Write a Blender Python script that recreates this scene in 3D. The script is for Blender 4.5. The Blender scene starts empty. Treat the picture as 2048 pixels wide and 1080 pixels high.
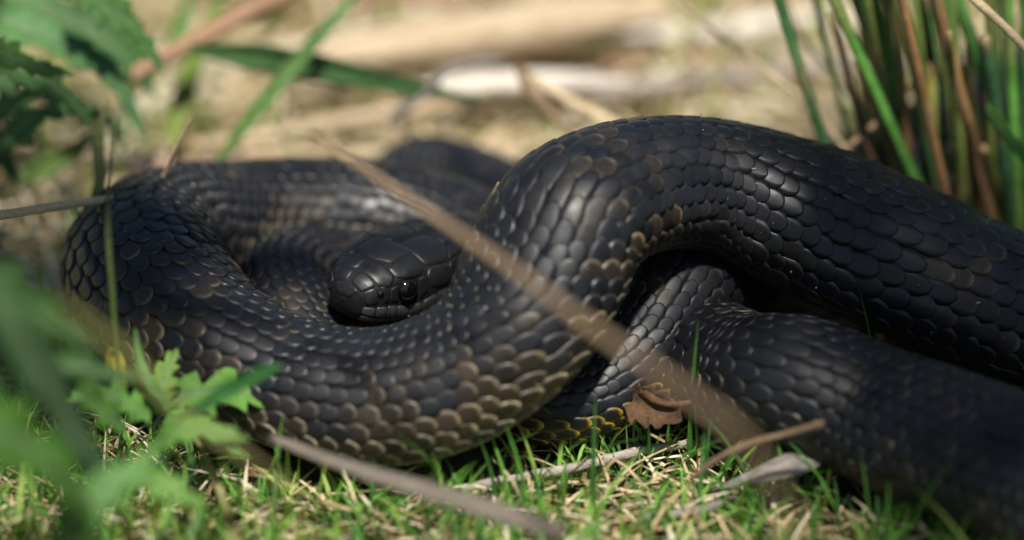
import bpy, bmesh, math, random
import numpy as np
from mathutils import Vector, Matrix
from mathutils.bvhtree import BVHTree

# ------------------------------------------------------------------ camera, sky, sun, exposure
SC = bpy.context.scene
COL = SC.collection
TH = math.radians(26); ZC = .0577; DIST = 1.6; KW = .21875
sT, cT = math.sin(TH), math.cos(TH)
CAM = Vector((0, -DIST*cT, ZC + DIST*sT))
cd = bpy.data.cameras.new('camera'); cam = bpy.data.objects.new('camera', cd); COL.objects.link(cam)
cam.location = CAM; cam.rotation_euler = (math.pi/2 - TH, 0, 0)
cd.sensor_width = 36; cd.lens = 36/KW; cd.clip_start = .01; cd.clip_end = 500
cd.dof.use_dof = True; cd.dof.focus_distance = 1.594; cd.dof.aperture_fstop = 2.5
SC.camera = cam

SUN_DIR = Vector((.03, -.40, .91)).normalized()
world = bpy.data.worlds.new('World'); SC.world = world; world.use_nodes = True
wn = world.node_tree.nodes; bg = wn['Background']
sky = wn.new('ShaderNodeTexSky'); sky.sky_type = 'NISHITA'; sky.sun_disc = False
sky.sun_elevation = math.asin(SUN_DIR.z); sky.sun_rotation = math.atan2(SUN_DIR.x, SUN_DIR.y)
world.node_tree.links.new(sky.outputs[0], bg.inputs[0]); bg.inputs[1].default_value = .055
sl = bpy.data.lights.new('sun', 'SUN'); sl.energy = 4.7; sl.angle = math.radians(4); sl.color = (1, .95, .86)
so = bpy.data.objects.new('sun', sl); COL.objects.link(so)
so.rotation_euler = SUN_DIR.to_track_quat('Z', 'Y').to_euler()
SC.view_settings.view_transform = 'Standard'; SC.view_settings.look = 'None'
SC.view_settings.exposure = .42; SC.view_settings.gamma = 1
SC.render.engine = 'CYCLES'; SC.cycles.use_denoising = True
SC.cycles.max_bounces = 6; SC.cycles.transparent_max_bounces = 4

rnd = random.Random(7); npr = np.random.default_rng(7)

# ------------------------------------------------------------------ measuring helpers (photo pixel 2048x1080 -> place)
def ray(px, py):
    a = (px-1024)/2048*KW; b = -(py-540)/2048*KW
    return Vector((a, cT + b*sT, -sT + b*cT))
def Py(px, py, y):
    r = ray(px, py); return CAM + r*((y-CAM.y)/r.y)
def Pz(px, py, z=0.):
    r = ray(px, py); return CAM + r*((z-CAM.z)/r.z)
def Wx(px, y, z):                       # point at depth y and height z in picture column px
    f = (y-CAM.y)*cT - (z-CAM.z)*sT
    return Vector(((px-1024)/2048*KW*f, y, z))
def proj(P):
    P = np.asarray(P, float); d = P - np.array(CAM)
    f = d[..., 1]*cT - d[..., 2]*sT; u = d[..., 1]*sT + d[..., 2]*cT
    return 1024 + d[..., 0]/f/KW*2048, 540 - u/f/KW*2048, f

# ------------------------------------------------------------------ object helpers
def tag(o, label=None, cat=None, group=None, kind=None):
    if label: o['label'] = label
    if cat: o['category'] = cat
    if group: o['group'] = group
    if kind: o['kind'] = kind
    return o
def empty(name, loc, label, cat, group=None):
    o = bpy.data.objects.new(name, None); COL.objects.link(o); o.location = loc; o.empty_display_size = .01
    return tag(o, label, cat, group)
def link(name, me, mat, parent=None, smooth=True):
    if mat: me.materials.append(mat)
    if smooth: me.polygons.foreach_set('use_smooth', [True]*len(me.polygons))
    o = bpy.data.objects.new(name, me); COL.objects.link(o)
    if parent:
        o.parent = parent; o.matrix_parent_inverse = Matrix.Translation(-parent.location)
    return o
def npmesh(name, V, F, C=None):
    """V (n,3), F (m,4) quads or list, C (n,3) colours"""
    me = bpy.data.meshes.new(name)
    V = np.asarray(V, np.float32)
    if isinstance(F, np.ndarray):
        k = F.shape[1]
        me.vertices.add(len(V)); me.vertices.foreach_set('co', V.ravel())
        me.loops.add(F.size); me.loops.foreach_set('vertex_index', F.ravel().astype(np.int32))
        me.polygons.add(len(F)); me.polygons.foreach_set('loop_start', np.arange(0, F.size, k, dtype=np.int32))
        me.update(calc_edges=True)
    else:
        me.from_pydata([tuple(v) for v in V], [], F)
    if C is not None:
        C = np.asarray(C, np.float32)
        if C.shape[1] == 3: C = np.hstack([C, np.ones((len(C), 1), np.float32)])
        at = me.color_attributes.new('tint', 'FLOAT_COLOR', 'POINT'); at.data.foreach_set('color', C.ravel())
    me.validate()
    return me

# ------------------------------------------------------------------ materials
class MB:
    def __init__(s, name):
        s.m = bpy.data.materials.new(name); s.m.use_nodes = True; s.t = s.m.node_tree; s.n = s.t.nodes
        s.p = s.n['Principled BSDF']; s.l = s.t.links.new
    def node(s, t, **kw):
        n = s.n.new(t)
        for k, v in kw.items():
            if isinstance(k, str) and hasattr(n, k): setattr(n, k, v)
        return n
    def noise(s, scale, detail=4, coord='Object', rough=.6, stretch=None):
        tc = s.node('ShaderNodeTexCoord'); n = s.node('ShaderNodeTexNoise'); n.inputs['Scale'].default_value = scale
        n.inputs['Detail'].default_value = detail; n.inputs['Roughness'].default_value = rough
        src = tc.outputs[coord]
        if stretch:
            mp = s.node('ShaderNodeMapping'); mp.inputs['Scale'].default_value = stretch; s.l(src, mp.inputs[0]); src = mp.outputs[0]
        s.l(src, n.inputs['Vector']); return n.outputs['Fac']
    def ramp(s, fac, stops):
        r = s.node('ShaderNodeValToRGB'); s.l(fac, r.inputs[0]); e = r.color_ramp.elements
        while len(e) < len(stops): e.new(.5)
        for i, (p, c) in enumerate(stops): e[i].position = p; e[i].color = (*c, 1) if len(c) == 3 else c
        return r.outputs[0]
    def mix(s, a, b, fac, mode='MIX'):
        m = s.node('ShaderNodeMix'); m.data_type = 'RGBA'; m.blend_type = mode
        for i, v in ((0, fac), (6, a), (7, b)):
            if hasattr(v, 'node'): s.l(v, m.inputs[i])
            else: m.inputs[i].default_value = v if i == 0 else (*v, 1)
        return m.outputs[2]
    def tint(s):
        a = s.node('ShaderNodeVertexColor'); a.layer_name = 'tint'; return a.outputs[0]
    def bump(s, h, strength, dist):
        b = s.node('ShaderNodeBump'); b.inputs['Strength'].default_value = strength; b.inputs['Distance'].default_value = dist
        s.l(h, b.inputs['Height']); s.l(b.outputs[0], s.p.inputs['Normal'])
    def set(s, **kw):
        for k, v in kw.items():
            k = {'rough': 'Roughness', 'col': 'Base Color', 'spec': 'Specular IOR Level', 'coat': 'Coat Weight', 'coatr': 'Coat Roughness',
                 'sheen': 'Sheen Weight'}[k]
            if hasattr(v, 'node'): s.l(v, s.p.inputs[k])
            elif k == 'Base Color': s.p.inputs[k].default_value = (*v, 1)
            else: s.p.inputs[k].default_value = v
        return s.m
    def translucent(s, col, fac):
        tr = s.node('ShaderNodeBsdfTranslucent'); mx = s.node('ShaderNodeMixShader'); mx.inputs[0].default_value = fac
        if hasattr(col, 'node'): s.l(col, tr.inputs[0])
        else: tr.inputs[0].default_value = (*col, 1)
        s.l(s.p.outputs[0], mx.inputs[1]); s.l(tr.outputs[0], mx.inputs[2]); s.l(mx.outputs[0], s.n['Material Output'].inputs[0])

def mat_scale():
    b = MB('snake_scale')
    fine = b.noise(2600, 3); mid = b.noise(420, 4); big = b.noise(70, 4)
    wear = b.ramp(mid, [(.3, (.7, .7, .7)), (.75, (1.35, 1.33, 1.3))])
    c = b.mix(b.tint(), wear, 1., 'MULTIPLY')
    dust = b.ramp(b.noise(900, 5), [(.66, (0, 0, 0)), (.78, (1, 1, 1))])
    c = b.mix(c, (.10, .088, .07), b.mix((0, 0, 0), dust, .35, 'ADD'))
    b.set(col=c, rough=b.ramp(big, [(.32, (.30,)*3), (.66, (.60,)*3)]), spec=.40)
    b.bump(b.mix(fine, mid, .5), .25, .0002)
    return b.m
def mat_skin():
    b = MB('snake_skin'); b.set(col=(.008, .008, .009), rough=.6, spec=.3); b.bump(b.noise(900), .4, .0004); return b.m
def mat_head():
    b = MB('head_plate_skin')
    c = b.mix(b.tint(), b.ramp(b.noise(500), [(.3, (.7,)*3), (.7, (1.3,)*3)]), 1., 'MULTIPLY')
    b.set(col=c, rough=b.ramp(b.noise(160), [(.3, (.34,)*3), (.7, (.50,)*3)]), spec=.5); b.bump(b.noise(1500), .2, .0002); return b.m
def mat_eye():
    b = MB('eye_wet'); b.set(col=(.004, .004, .004), rough=.06, spec=.6, coat=.6, coatr=.03); return b.m
def mat_dry(name, a, bb, scale=60, stretch=(1, 1, 1), rough=.75, bump=.5):
    b = MB(name)
    n1 = b.noise(scale, 6, stretch=stretch); n2 = b.noise(scale*6, 5, stretch=stretch)
    c = b.mix(b.ramp(n1, [(.3, a), (.7, bb)]), b.ramp(n2, [(.3, (.6,)*3), (.7, (1.25,)*3)]), 1., 'MULTIPLY')
    b.set(col=c, rough=rough, spec=.25); b.bump(n2, bump, .0008); return b.m
def mat_tint_veg(name, trans=.3, rough=.5):
    b = MB(name)
    t = b.mix(b.tint(), b.ramp(b.noise(300, 4), [(.3, (.75,)*3), (.7, (1.25,)*3)]), 1., 'MULTIPLY')
    b.set(col=t, rough=rough, spec=.35)
    if trans: b.translucent(b.mix(t, (1.15, 1.25, .6), 1., 'MULTIPLY'), trans)
    return b.m
def mat_ground():
    b = MB('soil_litter')
    n = b.noise(14, 6); m = b.noise(90, 6); f = b.noise(500, 5)
    tc = b.node('ShaderNodeTexCoord'); sp = b.node('ShaderNodeSeparateXYZ'); b.l(tc.outputs['Object'], sp.inputs[0])
    mr = b.node('ShaderNodeMapRange'); b.l(sp.outputs[1], mr.inputs[0]); mr.inputs[1].default_value = .08; mr.inputs[2].default_value = .22
    soil = b.ramp(m, [(.3, (.07, .05, .03)), (.52, (.15, .13, .055)), (.75, (.20, .24, .06))])
    straw = b.ramp(m, [(.25, (.30, .22, .13)), (.5, (.48, .38, .25)), (.75, (.60, .51, .37))])
    moss = b.ramp(n, [(.5, (0, 0, 0)), (.65, (1, 1, 1))])
    straw = b.mix(straw, (.26, .28, .08), b.mix((0, 0, 0), moss, .7, 'ADD'))
    c = b.mix(soil, straw, mr.outputs[0])
    c = b.mix(c, b.ramp(f, [(.3, (.6,)*3), (.7, (1.3,)*3)]), 1., 'MULTIPLY')
    b.set(col=c, rough=.95, spec=.1); b.bump(b.mix(m, f, .5), .8, .004); return b.m
M = dict(scale=mat_scale(), skin=mat_skin(), head=mat_head(), eye=mat_eye(), ground=mat_ground(),
         veg=mat_tint_veg('grass_blade'), straw=mat_tint_veg('dry_straw', .12, .7), leafm=mat_tint_veg('broad_leaf', .32, .6),
         rush=mat_tint_veg('rush_stem', 0, .38))
M['rushplain'] = mat_dry('rush_green', (.05, .14, .04), (.09, .21, .045), 30, (1, 1, .3), .4, .2)
M['darkstalk'] = mat_dry('dark_brown_stalk', (.10, .06, .032), (.19, .125, .07), 60, (1, 10, 10))
M['midstalk'] = mat_dry('mid_brown_stalk', (.15, .095, .055), (.27, .19, .115), 60, (1, 10, 10))
M['pinkstalk'] = mat_dry('pink_brown_stalk', (.30, .16, .09), (.46, .30, .19), 60, (1, 6, 6))
M['greybrown'] = mat_dry('grey_brown_stem', (.14, .115, .09), (.30, .255, .205), 70, (1, 9, 9), .8, .8)
M['tan'] = mat_dry('tan_bark', (.42, .31, .19), (.66, .53, .37), 40, (1, 8, 8))
M['pale'] = mat_dry('bleached_bark', (.66, .58, .48), (.82, .76, .67), 40, (1, 6, 6))
M['brownstick'] = mat_dry('brown_stick', (.20, .13, .075), (.36, .26, .16), 60, (1, 10, 10))
M['greystick'] = mat_dry('grey_stick', (.34, .29, .25), (.60, .54, .48), 70, (1, 8, 8), .8, .9)
M['bark'] = mat_dry('weathered_bark', (.15, .135, .12), (.46, .42, .38), 70, (1, 5, 5), .85, 1.)
M['redbark'] = mat_dry('reddish_bark', (.16, .075, .045), (.28, .15, .09), 60, (1, 5, 5))
M['deadleaf'] = mat_dry('dead_leaf', (.05, .027, .015), (.15, .08, .04), 120, (1, 1, 1), .8, 1.)
M['pink'] = mat_dry('pinkish_bark', (.42, .28, .20), (.62, .47, .37), 50, (1, 4, 4))
M['strawstick'] = mat_dry('straw_stalk', (.48, .36, .20), (.70, .56, .36), 70, (1, 9, 9))

# ------------------------------------------------------------------ curve helpers
def spline(P, n):
    """Catmull-Rom through rows of P (any columns), n samples spread evenly by arc length of the first three columns."""
    P = np.asarray(P, float)
    d = np.linalg.norm(np.diff(P[:, :3], axis=0), axis=1)**.5
    t = np.concatenate([[0], np.cumsum(d)])
    Q = []
    for i in range(len(P)-1):
        p0 = P[i-1] if i > 0 else 2*P[0]-P[1]; p3 = P[i+2] if i+2 < len(P) else 2*P[-1]-P[-2]
        p1, p2 = P[i], P[i+1]
        t1, t2 = t[i], t[i+1]; t0 = t[i-1] if i > 0 else t1-d[0]; t3 = t[i+2] if i+2 < len(P) else t2+d[-1]
        m1 = ((p1-p0)/(t1-t0) - (p2-p0)/(t2-t0) + (p2-p1)/(t2-t1))*(t2-t1)
        m2 = ((p2-p1)/(t2-t1) - (p3-p1)/(t3-t1) + (p3-p2)/(t3-t2))*(t2-t1)
        u = np.linspace(0, 1, 40, endpoint=(i == len(P)-2))[:, None]
        Q.append((2*u**3-3*u**2+1)*p1 + (u**3-2*u**2+u)*m1 + (-2*u**3+3*u**2)*p2 + (u**3-u**2)*m2)
    Q = np.vstack(Q)
    L = np.concatenate([[0], np.cumsum(np.linalg.norm(np.diff(Q[:, :3], axis=0), axis=1))])
    S = np.linspace(0, L[-1], n)
    return np.stack([np.interp(S, L, Q[:, k]) for k in range(Q.shape[1])], 1), S
def unit(a): return a/np.maximum(np.linalg.norm(a, axis=-1, keepdims=True), 1e-9)
def frames(C, ref=(0, 0, 1)):
    T = unit(np.gradient(C, axis=0)); R = np.tile(np.array(ref, float), (len(C), 1))
    B = unit(np.cross(T, R)); U = np.cross(B, T); return T, U, B

def stick(name, pts, rad, mat, n=40, sides=12, flat=1., lump=.12, parent=None, seed=0, ref=(0, 0, 1), twist=0., caps=True):
    """A lumpy tapering stalk: pts list of Vectors, rad list of radii; flat < 1 squashes it to a strip."""
    g = np.random.default_rng(seed)
    P = np.array([[*p, r] for p, r in zip(pts, rad)]); Q, S = spline(P, n)
    C = Q[:, :3]; r = np.maximum(Q[:, 3], 1e-4); T, U, B = frames(C, ref)
    a = np.linspace(0, 2*np.pi, sides, endpoint=False)
    ph = g.uniform(0, 6.28, 6)
    V = []
    for i in range(n):
        x = S[i]/max(r.mean(), 1e-4)
        k = 1 + lump*(np.sin(a*2+ph[0]+x*.35)*.5 + np.sin(a*3+ph[1]-x*.5)*.4 + np.sin(x*.7+ph[2])*.5 + g.normal(0, .25, sides))
        aa = a + twist*i/n
        ca, sa = np.cos(aa), np.sin(aa)
        V.append(C[i] + r[i]*((ca*k)[:, None]*B[i] + (sa*k*flat)[:, None]*U[i]))
    V = np.vstack(V)
    F = [(i*sides+j, i*sides+(j+1) % sides, (i+1)*sides+(j+1) % sides, (i+1)*sides+j) for i in range(n-1) for j in range(sides)]
    if caps: F += [tuple(range(sides-1, -1, -1)), tuple((n-1)*sides + j for j in range(sides))]
    me = npmesh(name, V, F)
    return link(name, me, mat, parent)

def blade_mesh(name, pts, width, col, col2=None, n=24, fold=.35, ref=(0, -1, 0), teeth=None, tip=.15, seed=0, cols=7, curl=0., vein=None, thick=.0004):
    """A leaf or grass blade with a folded midrib, real thickness and an optional toothed outline teeth(t, side)->factor."""
    g = np.random.default_rng(seed)
    Q, S = spline(np.array([list(p) for p in pts], float), n); T, U, B = frames(Q, ref)
    t = np.linspace(0, 1, n); prof = np.minimum(1, (1-t)/tip)**.75*np.minimum(1, .35+t*3)
    vs = np.linspace(-1, 1, cols); V = []; C = []
    col = np.array(col); col2 = col if col2 is None else np.array(col2)
    wav = g.uniform(0, 6.28, 4)
    for side_z in (0, 1):
        for i in range(n):
            for v in vs:
                w = width*prof[i]*(teeth(t[i], 1 if v > 0 else -1) if teeth else 1.)
                h = abs(v)*w*fold - curl*w*v*v + .10*w*math.sin(t[i]*23+wav[0]+v*2)*abs(v)
                V.append(Q[i] + B[i]*v*w + U[i]*(h - side_z*thick))
                c = col*(1-t[i]) + col2*t[i]
                if vein is not None:
                    k = max(0, 1-abs(v)*5)*.8 + .25*max(0, math.sin((t[i]*14 - abs(v)*2.2)*6.28))**6*(abs(v) < .8)
                    c = c*(1-k) + np.array(vein)*k
                C.append(c*(1+.12*math.sin(t[i]*9+wav[1])))
    N = n*cols; F = []
    for i in range(n-1):
        for j in range(cols-1):
            a, b2, c2, d2 = i*cols+j, i*cols+j+1, (i+1)*cols+j+1, (i+1)*cols+j
            F.append((a, b2, c2, d2)); F.append((N+d2, N+c2, N+b2, N+a))
        F.append((i*cols, (i+1)*cols, N+(i+1)*cols, N+i*cols))
        j = cols-1; F.append(((i+1)*cols+j, i*cols+j, N+i*cols+j, N+(i+1)*cols+j))
    return npmesh(name, np.array(V), F, np.array(C))

# ------------------------------------------------------------------ ground
def ground():
    xs = np.concatenate([[-60, -12, -3, -1.2], np.linspace(-.7, .7, 141), [1.2, 3, 12, 60]])
    ys = np.concatenate([[-60, -12, -3, -1.2], np.linspace(-.5, .9, 141), [1.5, 4, 14, 80]])
    X, Y = np.meshgrid(xs, ys)
    Z = .0022*np.sin(X*61+np.sin(Y*43)*1.3)*np.sin(Y*53+1) + .0015*np.sin(X*137+Y*91) - .003 + .004*np.sin(X*17+2)*np.sin(Y*13)*(np.abs(Y) > .1)
    Z = np.where((np.abs(X) > .7) | (Y > .9) | (Y < -.5), -.003, Z)
    n, m = X.shape; V = np.stack([X, Y, Z], -1).reshape(-1, 3)
    I = np.arange(n*m).reshape(n, m); F = np.stack([I[:-1, :-1], I[:-1, 1:], I[1:, 1:], I[1:, :-1]], -1).reshape(-1, 4)
    o = link('ground', npmesh('ground', V, F), M['ground']); o['kind'] = 'structure'; return o
ground()

# ------------------------------------------------------------------ the snake
HF = Vector((-.60, -.79, .06)).normalized()                 # where the snout points
HC = Py(778, 557, .018)                                     # middle of the head
HL = .051                                                   # head length
HJ = HC - HF*HL*.5
pts = []   # from the tail to the head: x, y, z, radius
def A(p, r): pts.append([p[0], p[1], p[2], r])
# tail end out of the picture, then the lower coil from the right edge to its left bend
A(Wx(2420, -.02, .010), .004); A(Wx(2460, -.09, .014), .012); A(Wx(2340, -.135, .020), .020)
A(Wx(2200, -.116, .0255), .0255); A(Wx(2048, -.090, .0258), .0262); A(Py(1750, 845, -.053), .0260); A(Py(1595, 774, -.041), .0252)
A(Wx(1505, -.025, .0270), .0244); A(Wx(1412, -.004, .0245), .0228); A(Wx(1350, .028, .0195), .0195); A(Wx(1352, .068, .0195), .0195)
A(Wx(1435, .096, .020), .020); A(Wx(1550, .098, .022), .021); A(Wx(1625, .090, .029), .0215); A(Wx(1620, .070, .038), .0215); A(Wx(1540, .058, .043), .0215)
A(Py(1435, 556, .040), .0215); A(Py(1345, 585, .015), .0215); A(Py(1262, 715, -.008), .0200); A(Py(1172, 796, -.021), .0190)
A(Wx(1085, -.024, .018), .0175); A(Wx(1020, -.006, .0165), .016); A(Wx(1005, .035, .0165), .016); A(Wx(985, .080, .017), .016)
A(Wx(920, .108, .018), .016); A(Wx(850, .120, .019), .017); A(Wx(818, .140, .0200), .0172); A(Wx(852, .158, .019), .0170); A(Wx(930, .150, .018), .0170)
A(Wx(1060, .116, .020), .020); A(Wx(1250, .108, .022), .022); A(Wx(1500, .114, .024), .024); A(Wx(1750, .130, .025), .025)
A(Wx(1960, .17, .027), .027); A(Wx(2180, .205, .029), .029); A(Wx(2340, .14, .03), .030); A(Wx(2330, .06, .03), .030); A(Wx(2200, .028, .03), .0305)
A(Py(2048, 638, .022), .0302); A(Py(1800, 535, .020), .0300); A(Py(1600, 448, .026), .0295); A(Py(1430, 384, .026), .0255); A(Py(1280, 386, .013), .0258)
A(Py(1145, 448, -.010), .0275); A(Py(1088, 560, -.024), .0280); A(Py(1030, 672, -.036), .0275); A(Py(930, 758, -.042), .0265); A(Py(780, 808, -.044), .0252)
A(Py(600, 785, -.036), .0250); A(Py(425, 700, -.018), .0262); A(Py(322, 600, .008), .0278); A(Py(292, 520, .035), .0275); A(Py(352, 470, .066), .0262)
A(Py(470, 455, .084), .0250); A(Py(620, 448, .092), .0245); A(Py(780, 455, .092), .0240); A(Wx(910, .082, .026), .0240); A(Wx(985, .058, .024), .0225)
A(Wx(930, .022, .019), .0190); A(Wx(800, .002, .0165), .0165); A(Wx(660, .002, .018), .0170); A(Wx(572, .026, .027), .0205); A(Wx(590, .058, .027), .0180)
A(Wx(680, .074, .025), .0150); A(Wx(790, .074, .028), .0132); A(Wx(868, .060, .036), .0130); A(HJ - HF*.012 + Vector((.003, .003, -.001)), .0130); A(HJ + HF*.004, .0128); A(HJ + HF*.012, .0126)
NS = 1500
Q, SS = spline(np.array(pts), NS)
for _ in range(12): Q[1:-1] = (Q[:-2] + 2*Q[1:-1] + Q[2:])/4
SL = SS[-1]
CC = Q[:, :3]; RR = Q[:, 3]; TT, UU, BB = frames(CC)
KR = np.linalg.norm(np.gradient(TT, axis=0), axis=1)/(SL/NS)*RR; KR = np.convolve(np.minimum(KR, 1.), np.ones(25)/25, 'same')
def section(a):                                             # cross-section: rounded back, flattened belly
    c = np.cos(a); k = np.where(c < 0, 1 - .22*c*c - .05*np.abs(np.sin(2*a)), 1 - .03*c*c)
    return k*np.sin(a)*1.03, k*c
def surf(s, a, h=0.):
    """points on the snake's surface at arc length s, angle a (0 = back), lifted by h"""
    f = lambda X: np.stack([np.interp(s, SS, X[:, k]) for k in range(3)], -1)
    r = np.interp(s, SS, RR)*(1 + .018*np.sin(s*47+1.3*np.sin(s*19)) + .016*np.sin(2*a+s*31) + .012*np.sin(3*a-s*53)); x, z = section(a)
    return f(CC) + (r*x+h*np.sin(a))[..., None]*f(BB) + (r*z+h*np.cos(a))[..., None]*f(UU)
snake = empty('snake', (0, 0, 0), 'thick black scaly snake lying coiled on the grass with its head inside the ring', 'snake')
NA = 40
ang = np.linspace(0, 2*np.pi, NA, endpoint=False)
Sg, Ag = np.meshgrid(SS, ang, indexing='ij')
VB = surf(Sg, Ag, -.0009).reshape(-1, 3)
I = np.arange(NS*NA).reshape(NS, NA); J = np.roll(I, -1, 1)
FB = np.stack([I[:-1], I[1:], J[1:], J[:-1]], -1).reshape(-1, 4)

# head: one lofted surface joined to the end of the body tube
HU = (Vector((0, 0, 1)) - HF*HF.z).normalized(); HU = (Matrix.Rotation(math.radians(-4), 3, HF) @ HU); HS = HF.cross(HU).normalized()*-1   # HS: the snake's left, seen side
ht = [0, .12, .28, .42, .55, .66, .76, .85, .92, .965, .99, 1.0]
hw = [.0110, .0126, .0146, .0150, .0142, .0128, .0114, .0099, .0082, .0060, .0034, .0004]
hu = [.0094, .0100, .0108, .0112, .0112, .0108, .0098, .0084, .0068, .0048, .0026, .0002]
hd = [.0100, .0102, .0104, .0102, .0096, .0090, .0082, .0073, .0062, .0047, .0028, .0003]
hw, hu, hd = [[v*1.2 for v in q] for q in (hw, hu, hd)]
def head(t, a, h=0.):
    """t 0 at the neck, 1 at the snout; a 0 = crown, + towards the seen side"""
    t = np.asarray(t, float); a = np.asarray(a, float)
    w = np.interp(t, ht, hw); u = np.interp(t, ht, hu); d = np.interp(t, ht, hd)
    s, c = np.sin(a), np.cos(a); e = 2/2.7
    # brow ridge and hollow in front of the eye
    brow = np.exp(-((t-.66)/.10)**2)
    x = np.sign(s)*np.abs(s)**e; z = np.sign(c)*np.abs(c)**e
    kx = 1 - .10*brow*np.exp(-((np.abs(a)-1.5)/.30)**2) + .05*brow*np.exp(-((np.abs(a)-.95)/.2)**2)
    P = np.outer(t.ravel()*0+1, np.array(HJ)) + np.outer(t.ravel()*HL, np.array(HF))
    P += np.outer((x*kx*(w+h)).ravel(), np.array(HS)) + np.outer((z*np.where(c > 0, u+h, d+h)).ravel(), np.array(HU))
    P += np.outer((np.maximum(0, (t-.9)/.1)*h).ravel(), np.array(HF))
    return P.reshape(*t.shape, 3)
tg = np.concatenate([np.linspace(0, .9, 30), np.linspace(.91, 1, 14)])
Tg, Hg = np.meshgrid(tg, ang, indexing='ij'); VH = head(Tg, Hg).reshape(-1, 3)
I2 = np.arange(len(tg)*NA).reshape(-1, NA); J2 = np.roll(I2, -1, 1)
FH = np.stack([I2[:-1], J2[:-1], J2[1:], I2[1:]], -1).reshape(-1, 4) + len(VB)
# orient the body tube's last ring to the head's first one by nearest offset and bridge them
last = VB.reshape(NS, NA, 3)[-1]; first = VH.reshape(-1, NA, 3)[0]
VALL = np.vstack([VB, VH]); FALL = np.vstack([FB, FH])
body = link('body', npmesh('body', VALL, FALL), M['skin'], snake)
bvh = BVHTree.FromPolygons([Vector(v) for v in VALL], [tuple(int(i) for i in f) for f in FALL])

# scales: overlapping plates, 19 rows over the back and sides, one wide plate per ring under the belly
UV_u = np.array([0, .40, .64, .81, .92, 1.0, 1.0]); UV_v = np.array([-1, -.97, -.5, 0, .5, .97, 1.])
SKU = np.array([0, 0, 0, 0, 0, 0, 1.]); SKV = np.array([1, 0, 0, 0, 0, 0, 1.])
def outline(u):
    w = np.where(u < .5, .80 + .20*np.sin(np.minimum(u/.5, 1)*np.pi/2), 1.)
    k = np.clip((u-.5)/.5, 0, 1); return w*np.maximum(1 - k**2.3, .05)**.55
gu, gv = np.meshgrid(UV_u, UV_v, indexing='ij'); sk = np.clip(SKU[:, None] + SKV[None, :], 0, 1)
nu, nv = len(UV_u), len(UV_v)
def plates(s0, a0, L, dA, cols, edge, lift, tiltj, seed=1):
    """all plates at once: (n,) centres -> (n, nu*nv, 3) vertices and colours"""
    n = len(s0)
    # posterior is towards the tail = smaller s
    s = s0[:, None, None] + L[:, None, None]*(.62 - 1.42*gu)
    w = outline(gu)*gv*(1-.05*sk)
    a = a0[:, None, None] + dA[:, None, None]*.64*w
    dome = (1 - gv**2)
    h = lift[:, None, None]*(-.55 + 1.15*gu + .45*dome*np.sin(np.pi*np.clip(gu*.85+.1, 0, 1)) + tiltj[:, None, None]*gv*.25)
    h = np.where(sk > 0, -.0008, h)
    P = surf(s, a, h)
    e = np.clip((gu-.80)/.2, 0, 1)**1.5*.9 + .35*np.clip((np.abs(gv)-.6)/.4, 0, 1)*(gu > .4)
    e = np.clip(e, 0, 1)[None, :, :, None]
    Cc = cols[:, None, None, :]*(1-e) + edge[:, None, None, :]*e
    return P.reshape(n, -1, 3), np.broadcast_to(Cc, (n, nu, nv, 3)).reshape(n, -1, 3)
G = np.arange(nu*nv).reshape(nu, nv)
FP = np.stack([G[:-1, :-1], G[1:, :-1], G[1:, 1:], G[:-1, 1:]], -1).reshape(-1, 4)[:, ::-1]
NR = 17; ASP = math.radians(226)
ks = np.arange(NR); ka = (ks/(NR-1)-.5)*ASP; dA0 = ASP/(NR-1)
s0, a0, Ls, js = [], [], [], []
s = .03; j = 0
while s < SL - .010:
    L = max(.0040, .275*float(np.interp(s, SS, RR)))/(1+.45*float(np.interp(s, SS, KR)))
    for k in ks:
        s0.append(s + (L*.5 if k % 2 else 0)); a0.append(ka[k]); Ls.append(L); js.append(k)
    s += L; j += 1
s0, a0, Ls, js = map(np.array, (s0, a0, Ls, js)); n = len(s0)
s0 = s0 + npr.normal(0, .045, n)*Ls; a0 = a0 + npr.normal(0, .016, n)
def fbm(x, y, sd):
    g = np.random.default_rng(sd); o = 0
    for i in range(5):
        f = 2**(i*.6); p = g.uniform(0, 6.28, 4); o = o + np.sin(x*f+p[0]+1.7*np.sin(y*f*.8+p[1]))*np.sin(y*f*1.1+p[2])/f**.6
    return o
band = fbm(s0*38, a0*.8, 3)                                  # faint brown cross-bands
flank = np.clip((np.abs(a0)-1.2)/.9, 0, 1)
pcx, pcy, _ = proj(np.stack([np.interp(s0, SS, CC[:, k]) for k in range(3)], -1))
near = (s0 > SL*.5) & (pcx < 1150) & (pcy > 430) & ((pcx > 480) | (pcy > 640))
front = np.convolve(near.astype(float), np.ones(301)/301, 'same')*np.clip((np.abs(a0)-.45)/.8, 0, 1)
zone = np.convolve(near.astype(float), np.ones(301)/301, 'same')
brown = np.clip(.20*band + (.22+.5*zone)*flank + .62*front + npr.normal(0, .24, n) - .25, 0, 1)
pal = np.array([[.0070, .0080, .0112], [.036, .024, .0130]])
cols = pal[0]*(1-brown[:, None]) + pal[1]*brown[:, None]
cols *= npr.uniform(.72, 1.35, n)[:, None]
edge = np.array([.013, .0138, .016])*(1-brown[:, None]) + np.array([.30, .23, .13])*brown[:, None]
edge *= npr.uniform(.6, 1.5, n)[:, None]
lowest = np.abs(a0) > 1.62
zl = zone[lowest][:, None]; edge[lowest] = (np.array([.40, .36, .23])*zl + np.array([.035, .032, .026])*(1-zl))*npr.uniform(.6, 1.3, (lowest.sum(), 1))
pxs, pys, _ = proj(np.stack([np.interp(s0, SS, CC[:, k]) for k in range(3)], -1))
fold = (s0 < SL*.5) & (pxs > 1060) & (pxs < 1300) & (pys > 640) & (np.abs(a0) > 1.45)      # yellow belly edge of the lowest bend
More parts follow.
